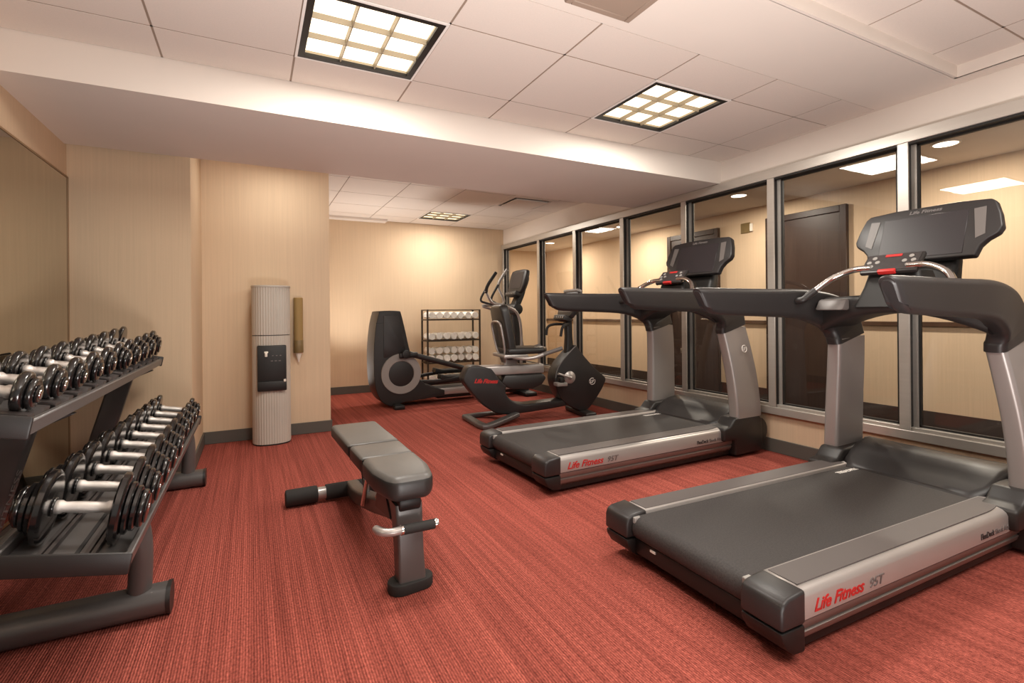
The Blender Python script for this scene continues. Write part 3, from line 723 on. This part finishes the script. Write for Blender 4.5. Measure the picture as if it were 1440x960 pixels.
# ------------------------------------------------------------------ towel rack with rolled towels
TX0, TX1, TY0, TY1 = 2.20, 3.00, 6.86, 7.12
t = thing('towel_rack', 'bronze wire shelf rack holding rolled towels at the far wall', 'towel rack', (2.6, 6.99, 0))
rx, ry = 2.6, 6.99
for x in (TX0, TX1):
    for y in (TY0, TY1):
        MB().box((x-.011-rx, y-.011-ry, 0), (x+.011-rx, y+.011-ry, 1.17)).build('post', 'wire', t)
shelves = [.13, .42, .735, 1.035]
for z in shelves:
    b = MB()
    for y in (TY0, TY1): b.box((TX0-rx, y-.009-ry, z-.022), (TX1-rx, y+.009-ry, z-.002))
    for x in (TX0, TX1): b.box((x-.009-rx, TY0-ry, z-.022), (x+.009-rx, TY1-ry, z-.002))
    for k in range(1, 16):
        xx = TX0+(TX1-TX0)*k/16-rx; b.box((xx-.003, TY0-ry, z-.012), (xx+.003, TY1-ry, z-.004))
    b.build('shelf', 'wire', t)
b = MB(); b.box((TX0-rx, TY0-.008-ry, 1.155), (TX1-rx, TY0+.008-ry, 1.170)) if 0 else b.box((TX0-rx, TY1-.008-ry, 1.155), (TX1-rx, TY1+.008-ry, 1.170))
for x in (TX0, TX1): b.box((x-.008-rx, TY0-ry, 1.155), (x+.008-rx, TY1-ry, 1.170))
b.build('top_rail', 'wire', t)
def make_towel(r):
    """rolled towel, axis along y, spiral end showing"""
    n, turns = 60, 3.2; out = []; th = .0065
    for k in range(n+1):
        f = k/n; a = 2*PI*turns*f; rad = .006+(r-.006)*f
        out.append((rad*math.cos(a), rad*math.sin(a)))
    inn = [(x*(1-th/max(.008, math.hypot(x, y))), y*(1-th/max(.008, math.hypot(x, y)))) for x, y in out]
    b = MB(); b.loft([[(x, y_, z) for x, z in out+inn[::-1]] for y_ in (-.125, .125)])
    b.cyl((0, -.122, 0), (0, .122, 0), r*.86, seg=24)
    return b.build('rolled_towel', 'towel', ang=60)
base = None; rt = .0545
pos = ['leftmost', 'second from left', 'third from left', 'middle', 'third from right', 'second from right', 'rightmost']
rows = [(shelves[3], 0, 'top shelf'), (shelves[2], 0, 'second shelf from the top'), (shelves[1], 0, 'bottom layer of the third shelf'), (shelves[1], 1, 'upper layer of the third shelf'), (shelves[0], 0, 'lowest shelf')]
for z, layer, nm in rows:
    for k in range(7):
        if base is None: o = base = make_towel(rt)
        else: o = base.copy(); COL.objects.link(o)
        o.location = (TX0+.066+.1113*k, 6.99+random.uniform(-.012, .012), z+.0535+layer*.107)
        o.rotation_euler = (0, random.uniform(0, 6.28), random.uniform(-.03, .03)); s = random.uniform(.94, .975); o.scale = (s, 1, s)
        tag(o, 'white rolled towel, %s on the %s' % (pos[k], nm), 'towel', 'rolled towels on the rack')
# ------------------------------------------------------------------ elliptical trainer
t = thing('elliptical_trainer', 'black elliptical trainer with grey ring on its drum, beside the towel rack', 'elliptical trainer', (1.25, 6.12, 0))
def S2(p, n=4): return [(q.x, q.y) for q in spline([(a, b, 0) for a, b in p], n)]
out = S2([(.20, .02), (.10, .075), (.035, .19), (.005, .36), (.0, .68), (.025, .95), (.06, 1.11), (.09, 1.145), (.29, 1.145), (.325, 1.11), (.375, .90), (.43, .66), (.49, .56), (.545, .43), (.545, .32)]) + [(.62, .25), (.86, .165), (.86, .095), (.36, .06)]
h = MB().prism(out, UZ, -.20, .20, .035, 4, ang=25).build('drive_housing', 'dark', t, ang=50)
fr = S2([(.115, .60), (.115, 1.04), (.14, 1.09), (.27, 1.09), (.30, 1.03), (.39, .62)], 3)
MB().prism(fr, UZ, -.206, -.19, .005, 2).build('front_panel', 'black', h)
MB().prism([(.028, 1.00), (.115, 1.00), (.118, 1.008), (.028, 1.008)], UZ, -.203, -.19).build('cap_seam', 'deep', h)
for sg in (-1, 1):
    cx, cz = .318, .400; a0 = sg*.198
    b = MB(); b.loft([[(cx+rr_*math.cos(2*PI*q/48), a0+sg*hh_, cz+rr_*math.sin(2*PI*q/48)) for q in range(48)] for rr_, hh_ in ((.150, 0), (.236, 0), (.240, .010), (.236, .022), (.156, .024), (.150, .018))], loop=True); b.build('crank_ring', 'lgrey', t)['label'] = 'grey ring'
    b = MB(); b.lathe([(.01, .0), (.149, .0), (.150, .010), (.135, .014), (.01, .016)], (cx, a0, cz), (0, sg, 0), 40); b.build('crank_disc', 'dark', t)
    y = sg*.255; k = 1 if sg < 0 else -1
    px, pz = cx+.04*k, cz+.235*k
    b = MB(); b.cyl((px, sg*.22, pz), (px, sg*.30, pz), .050, bevel=.008); b.sweep([(px-.07, sg*.245, pz-.02), (px+.14, y, pz-.01)], rr(.075, .06, .02), smooth=0); b.build('crank_joint', 'deep', t)
    b = MB(); b.tube([(px+.05, y, pz), (px+.85, y, .395 if k > 0 else .22), (1.55, y, .35 if k > 0 else .24)], lambda q: .034-.006*q, 14, 0); b.build('link_arm', 'greyp' if 0 else 'black', t)
    pzz = .30 if k > 0 else .36
    b = MB(); b.prism([(.82, pzz), (.83, pzz+.055), (.92, pzz+.03), (1.12, pzz+.03), (1.20, pzz+.07), (1.22, pzz+.02), (1.18, pzz-.02), (.84, pzz-.02)], UZ, sg*.10-.075, sg*.10+.075, .008); b.build('pedal', 'deep', t)
    b = MB(); b.sweep([(.50, sg*.15, .29), (.85, sg*.15, pzz-.02), (1.5, sg*.2, .36)], rr(.05, .04, .01), smooth=4); b.build('pedal_arm', 'dark', t)
    b = MB()  # moving arm with a long dark grip
    dx = 0 if k > 0 else .46; dz = 0 if k > 0 else .10; s = sg*.30
    b.tube([(1.90, sg*.26, .35), (1.90, sg*.28, .85), (1.82, s, 1.12), (1.60, s, 1.215), (1.47+dx, s, 1.245), (1.38+dx, s, 1.39+dz)], .018, 12, 5, (0, 1, 0)); b.build('moving_arm', 'silver', t)
    b = MB(); b.tube([(1.385+dx, s, 1.36+dz), (1.41+dx, s, 1.46+dz), (1.53+dx, s, 1.63+dz)], .021, 12, 5, (0, 1, 0)); b.build('arm_grip', 'rubber' if k > 0 else 'lgrey', t)
    b = MB(); b.tube([(1.70, sg*.06, 1.22), (1.58, sg*.14, 1.25), (1.52, sg*.17, 1.30), (1.62, sg*.17, 1.48)], .015, 12, 5, (0, 1, 0)); b.build('fixed_handle', 'dark', t)
b = MB()
for y in (-.30, .30):
    b.box((.20, y-.06, 0), (.32, y+.06, .05), .012)
b.box((.22, -.30, .02), (.30, .30, .055), .008); b.build('rear_foot', 'deep', t)
b = MB(); b.box((.80, -.16, .10), (2.0, -.10, .185), .01); b.box((.80, .10, .10), (2.0, .16, .185), .01); b.build('guide_rail', 'silver', t)
b = MB(); b.box((.80, -.10, .05), (2.05, .10, .12), .01); b.build('base_beam', 'dark', t)
b = MB(); b.box((1.95, -.30, 0), (2.13, .30, .055), .02); b.build('front_foot', 'deep', t)
b = MB()
st = [(2.06, .05, .16, .14), (2.05, .30, .15, .13), (2.00, .70, .12, .12), (1.95, 1.05, .11, .12), (1.93, 1.20, .14, .16)]
b.loft([[(u+x, y, z) for x, y in rr(w, d, .03)] for u, z, w, d in st]); b.build('mast', 'dark', t)
MB().cyl((1.90, -.20, 1.16), (1.90, .20, 1.16), .075, bevel=.015).build('arm_hub', 'dark', t)
def console(parent, origin, w, hgt, lean, lighter=False):
    m = frame(origin, (0, -1, 0), (lean, 0, 1))
    def F(a, b_, d): return m @ Vector((a, b_, d))
    hw, hh = w/2, hgt/2
    half = [(hw*.72, -hh), (hw*.86, -hh*.75), (hw*.98, -hh*.1), (hw, hh*.55), (hw*.92, hh*.92), (hw*.5, hh)]
    po = half+[(-a, c) for a, c in half[::-1]]
    c = MB(); c.prism(po, F, -.055, 0, .015, 3); c.loft([[F(a*.85, b_*.85, -.04) for a, b_ in po], [F(a*.55, b_*.55, -.12) for a, b_ in po]], bevel=.015)
    o = c.build('display_console', 'black', parent)
    MB().box((-hw*.68, -hh*.62, -.002), (hw*.68, hh*.78, .003), .002, 1, m).build('screen', 'greyp' if lighter else 'screen', o)  # lighter grey on the bike screen stands in for a reflection
    k = MB().box((-hw*.66, -hh*1.28, -.05), (hw*.66, -hh*.90, .05), .012, 2, m).build('control_panel', 'dark', o)
    for i in range(5): MB().cyl(F(-hw*.5+hw*.25*i, -hh*1.1, .05), F(-hw*.5+hw*.25*i, -hh*1.1, .054), .011, seg=12).build('key', 'lgrey', k)
    return o, m
console(t, (1.985, 0, 1.545), .46, .34, .30)
MB().sweep([(1.94, 0, 1.18), (2.02, 0, 1.34), (2.06, 0, 1.46)], rr(.16, .08, .02)).build('console_neck', 'deep', t)

# ------------------------------------------------------------------ recumbent bike
t = thing('recumbent_bike', 'dark recumbent exercise bike with tall seat back in front of the glass', 'exercise bike', (1.855, 4.735, 0), math.radians(-8))
body = S2([(.02, .50), (.055, .565), (.11, .585), (.20, .575)], 3) + [(.30, .55), (.36, .47), (.40, .42)] + S2([(.46, .37), (.45, .30), (.49, .235), (.57, .185), (.68, .165)], 3) + [(1.10, .185), (1.14, .12)] + S2([(1.0, .105), (.60, .075), (.40, .080), (.28, .135), (.14, .26), (.03, .40), (.0, .455)], 3)[0:]
b = MB().prism(body, UZ, -.095, .095, .025, 3, ang=25); o = b.build('rear_body', 'black', t, ang=50)
text('body_lettering', 'Life Fitness', .058, 'red', frame((.115, -.0965, .415), (1, 0, -.06), (.06, 0, 1)), o, .38, .25, .92, offset=.002)
kite = S2([(1.24, .762), (1.32, .66), (1.46, .51), (1.585, .405), (1.595, .36)], 4)[:-1] + S2([(1.595, .36), (1.54, .26), (1.44, .13), (1.37, .065), (1.28, .055)], 3)[:-1] + S2([(1.28, .055), (1.14, .13), (1.05, .22), (.99, .38), (1.01, .50), (1.08, .60), (1.18, .70), (1.24, .762)], 4)[:-1]
k = MB().prism(kite, UZ, -.10, .10, .022, 3, ang=25).build('front_shroud', 'black', t, ang=50)
rim = [(a, -.101, c) for a, c in S2([(1.0, .42), (1.02, .51), (1.09, .61), (1.19, .71), (1.235, .75)], 5)]
MB().tube(rim, .006, 8, 0).build('shroud_edge', 'greyp', k)
m = frame((1.43, -.1005, .365), (1, 0, 0), (0, 0, 1)); e = MB()
e.tube([m @ Vector((.034*math.cos(math.radians(a)), .034*math.sin(math.radians(a)), .001)) for a in range(60, 391, 15)], .0035, 6, 0); e.build('emblem_ring', 'white', k)
text('emblem_letters', 'LF', .045, 'white', m @ Matrix.Translation((-.027, -.016, .0008)), k, .25, .048, offset=.0015)
for sg in (-1, 1):
    b = MB(); b.lathe([(.01, 0), (.062, 0), (.066, .012), (.045, .028), (.01, .034)], (1.16, sg*.097, .42), (0, sg, 0), 28); b.build('crank_hub', 'silver', t)
    b = MB(); b.sweep([(1.16, sg*.14, .42), (1.16-sg*-.15, sg*.145, .42-.05*-sg*-1)], rr(.03, .022, .008), smooth=0); b.build('crank_arm', 'silver', t)
    qx, qz = 1.16+.15*sg, .42+.05*sg
    b = MB(); b.box((qx-.06, min(sg*.15, sg*.25), qz-.018), (qx+.06, max(sg*.15, sg*.25), qz+.018), .008, 2); b.build('pedal', 'lgrey' if sg < 0 else 'dark', t)
    b = MB(); b.box((qx-.02, min(sg*.16, sg*.24), qz+.012), (qx+.03, max(sg*.16, sg*.24), qz+.07), .012, 2); b.build('pedal_strap', 'deep', t)
def foot(x, hw, dx):
    b = MB(); b.sweep([(x-dx, -hw, .03), (x, 0, .045), (x-dx, hw, .03)], rr(.10, .055, .022), smooth=6); b.build('stabilizer_foot', 'greyp' if 0 else 'gunmetal', t)
b = MB(); b.sweep([(.10, .20, .028), (.14, -.28, .028), (.22, -.31, .03), (.56, -.10, .07)], rr(.085, .05, .02), smooth=5); b.build('stabilizer_foot', 'gunmetal', t)
b = MB(); b.sweep([(.10, .20, .028), (.30, .24, .03), (.58, .05, .075)], rr(.07, .045, .018), smooth=5); b.build('stabilizer_foot', 'gunmetal', t)
b = MB(); b.box((1.27, -.26, 0), (1.40, .26, .06), .02, 3); b.build('stabilizer_foot', 'dark', t)
# seat carriage
b = MB(); b.box((.17, -.085, .475), (.88, .085, .575), .02, 3); b.build('seat_rail', 'silver', t)
b = MB(); b.prism([(.40, .40), (.44, .475), (.86, .475), (.90, .43), (.85, .36), (.74, .32), (.50, .33)], UZ, -.10, .10, .02); b.build('rail_shroud', 'dark', t)
b = MB(); b.loft([[(.52+x, y, z) for x, y in rr(w, d, .03)] for z, w, d in ((.55, .20, .15), (.60, .15, .13), (.665, .18, .16))]); b.build('seat_post', 'silver_low', t)
b = MB(); b.box((.40, -.20, .655), (.66, .20, .69), .012); b.build('seat_frame', 'silver', t)
seat = [(.44, -.20), (.70, -.215), (.84, -.19), (.90, -.10), (.91, .0), (.90, .10), (.84, .19), (.70, .215), (.44, .20)]
MB().prism(seat, UV, .69, .755, .028, 4).build('seat', 'leather_side', t, ang=60)
mB = frame((.47, 0, .62), (0, -1, 0), (-.19, 0, 1))
pr = [(.13, 0), (.185, .05), (.205, .20), (.205, .42), (.195, .53), (.16, .575), (-.16, .575), (-.195, .53), (-.205, .42), (-.205, .20), (-.185, .05), (-.13, 0)]
MB().prism(pr, lambda a, c, d: mB @ Vector((a, c, d)), -.09, .0, .03, 4).build('backrest', 'leather_side', t, ang=60)
b = MB(); b.tube([mB @ Vector(p) for p in ((-.03, .0, .012), (-.13, .12, .02), (-.155, .30, .02), (-.12, .40, .02), (.12, .40, .02), (.155, .30, .02), (.13, .12, .02), (.03, .0, .012))], .012, 10, 5)
b.build('back_frame', 'silver', t)
for sg in (-1, 1):
    b = MB(); b.tube([(.50, sg*.12, .665), (.56, sg*.25, .655), (.68, sg*.285, .66), (.80, sg*.285, .695)], .019, 12, 5); b.build('side_handle', 'silver', t)
    b = MB(); b.tube([(.78, sg*.285, .688), (.99, sg*.285, .745)], .021, 12, 0); b.build('side_grip', 'lgrey' if 0 else 'greyp', t)
# console mast
b = MB(); b.loft([[(u+x, y, z) for x, y in rr(w, d, .025)] for u, z, w, d in ((1.20, .66, .10, .09), (1.20, .85, .075, .08), (1.19, 1.06, .08, .10))]); b.build('console_mast', 'dark', t)
o, m = console(t, (1.185, 0, 1.20), .42, .30, .34, True)
b = MB(); b.box((-.17, .135, -.05), (.17, .168, .012), .012, 3, m); b.build('top_visor', 'lgrey', o)
b = MB()
for sg in (-1, 1): b.tube([(1.19, sg*.03, .98), (1.10, sg*.14, .98), (1.04, sg*.19, .95), (1.02, sg*.19, .86)], .015, 10, 5, (0, 1, 0))
b.build('front_handle', 'rubber', t)

# ------------------------------------------------------------------ light, world, camera
W = bpy.data.worlds.new('World'); S.world = W; W.use_nodes = True
W.node_tree.nodes['Background'].inputs[0].default_value = (1.0, .95, .89, 1); W.node_tree.nodes['Background'].inputs[1].default_value = .5
def unseen_lamp(x, y, z, e, size):
    la = bpy.data.lights.new('unseen_lamp', 'AREA'); la.size = size; la.energy = e; la.color = (1, .95, .87)
    o = bpy.data.objects.new('unseen_lamp', la); COL.objects.link(o); o.location = (x, y, z)
unseen_lamp(1.2, -.5, 2.44, 40, 1.1)  # added fill lamp overhead, unseen behind the camera
unseen_lamp(2.9, .2, 2.44, 25, .6)  # added fill lamp overhead, beyond the right edge of view
unseen_lamp(.22, 4.55, 2.44, 6, .2)      # wall washer in the slot behind the beam
# added fill light, unseen below the camera, aimed up at the ceiling
la = bpy.data.lights.new('ceiling_fill', 'AREA'); la.size = .9; la.spread = math.radians(150); la.energy = 105; la.color = (1, .97, .93)
o = bpy.data.objects.new('ceiling_fill', la); COL.objects.link(o); o.location = (.55, -.1, .12)
o.rotation_euler = Vector((.10, .25, .97)).to_track_quat('-Z', 'Y').to_euler()
# second added fill light, hidden behind the pillar, brightens the rear ceiling
la = bpy.data.lights.new('ceiling_fill', 'AREA'); la.size = .3; la.spread = math.radians(115); la.energy = 18; la.color = (1, .96, .91)
o = bpy.data.objects.new('ceiling_fill', la); COL.objects.link(o); o.location = (.88, 6.7, .15)
o.rotation_euler = Vector((.30, -.15, .95)).to_track_quat('-Z', 'Y').to_euler()

f, yaw, roll, cy = 708.5, .4765, -.0088, 441.0
cam = bpy.data.cameras.new('Camera'); co = bpy.data.objects.new('Camera', cam); COL.objects.link(co); S.camera = co
cam.sensor_fit = 'HORIZONTAL'; cam.sensor_width = 36; cam.lens = f/1440*36; cam.shift_y = -(480-cy)/1440; cam.clip_start = .02
fw = Vector((math.sin(yaw), math.cos(yaw), 0)); r0 = Vector((math.cos(yaw), -math.sin(yaw), 0)); u0 = Vector((0, 0, 1))
r = math.cos(roll)*r0+math.sin(roll)*u0; u = -math.sin(roll)*r0+math.cos(roll)*u0
co.matrix_world = Matrix((r, u, -fw)).transposed().to_4x4(); co.location = (0, 0, 1.10)
S.view_settings.view_transform = 'Standard'; S.view_settings.look = 'None'; S.view_settings.exposure = 0.0
S.cycles.use_denoising = True
S.cycles.max_bounces = 8; S.cycles.diffuse_bounces = 5; S.cycles.glossy_bounces = 4; S.cycles.transparent_max_bounces = 12
S.cycles.sample_clamp_indirect = 4.0; S.cycles.caustics_reflective = False; S.cycles.caustics_refractive = False
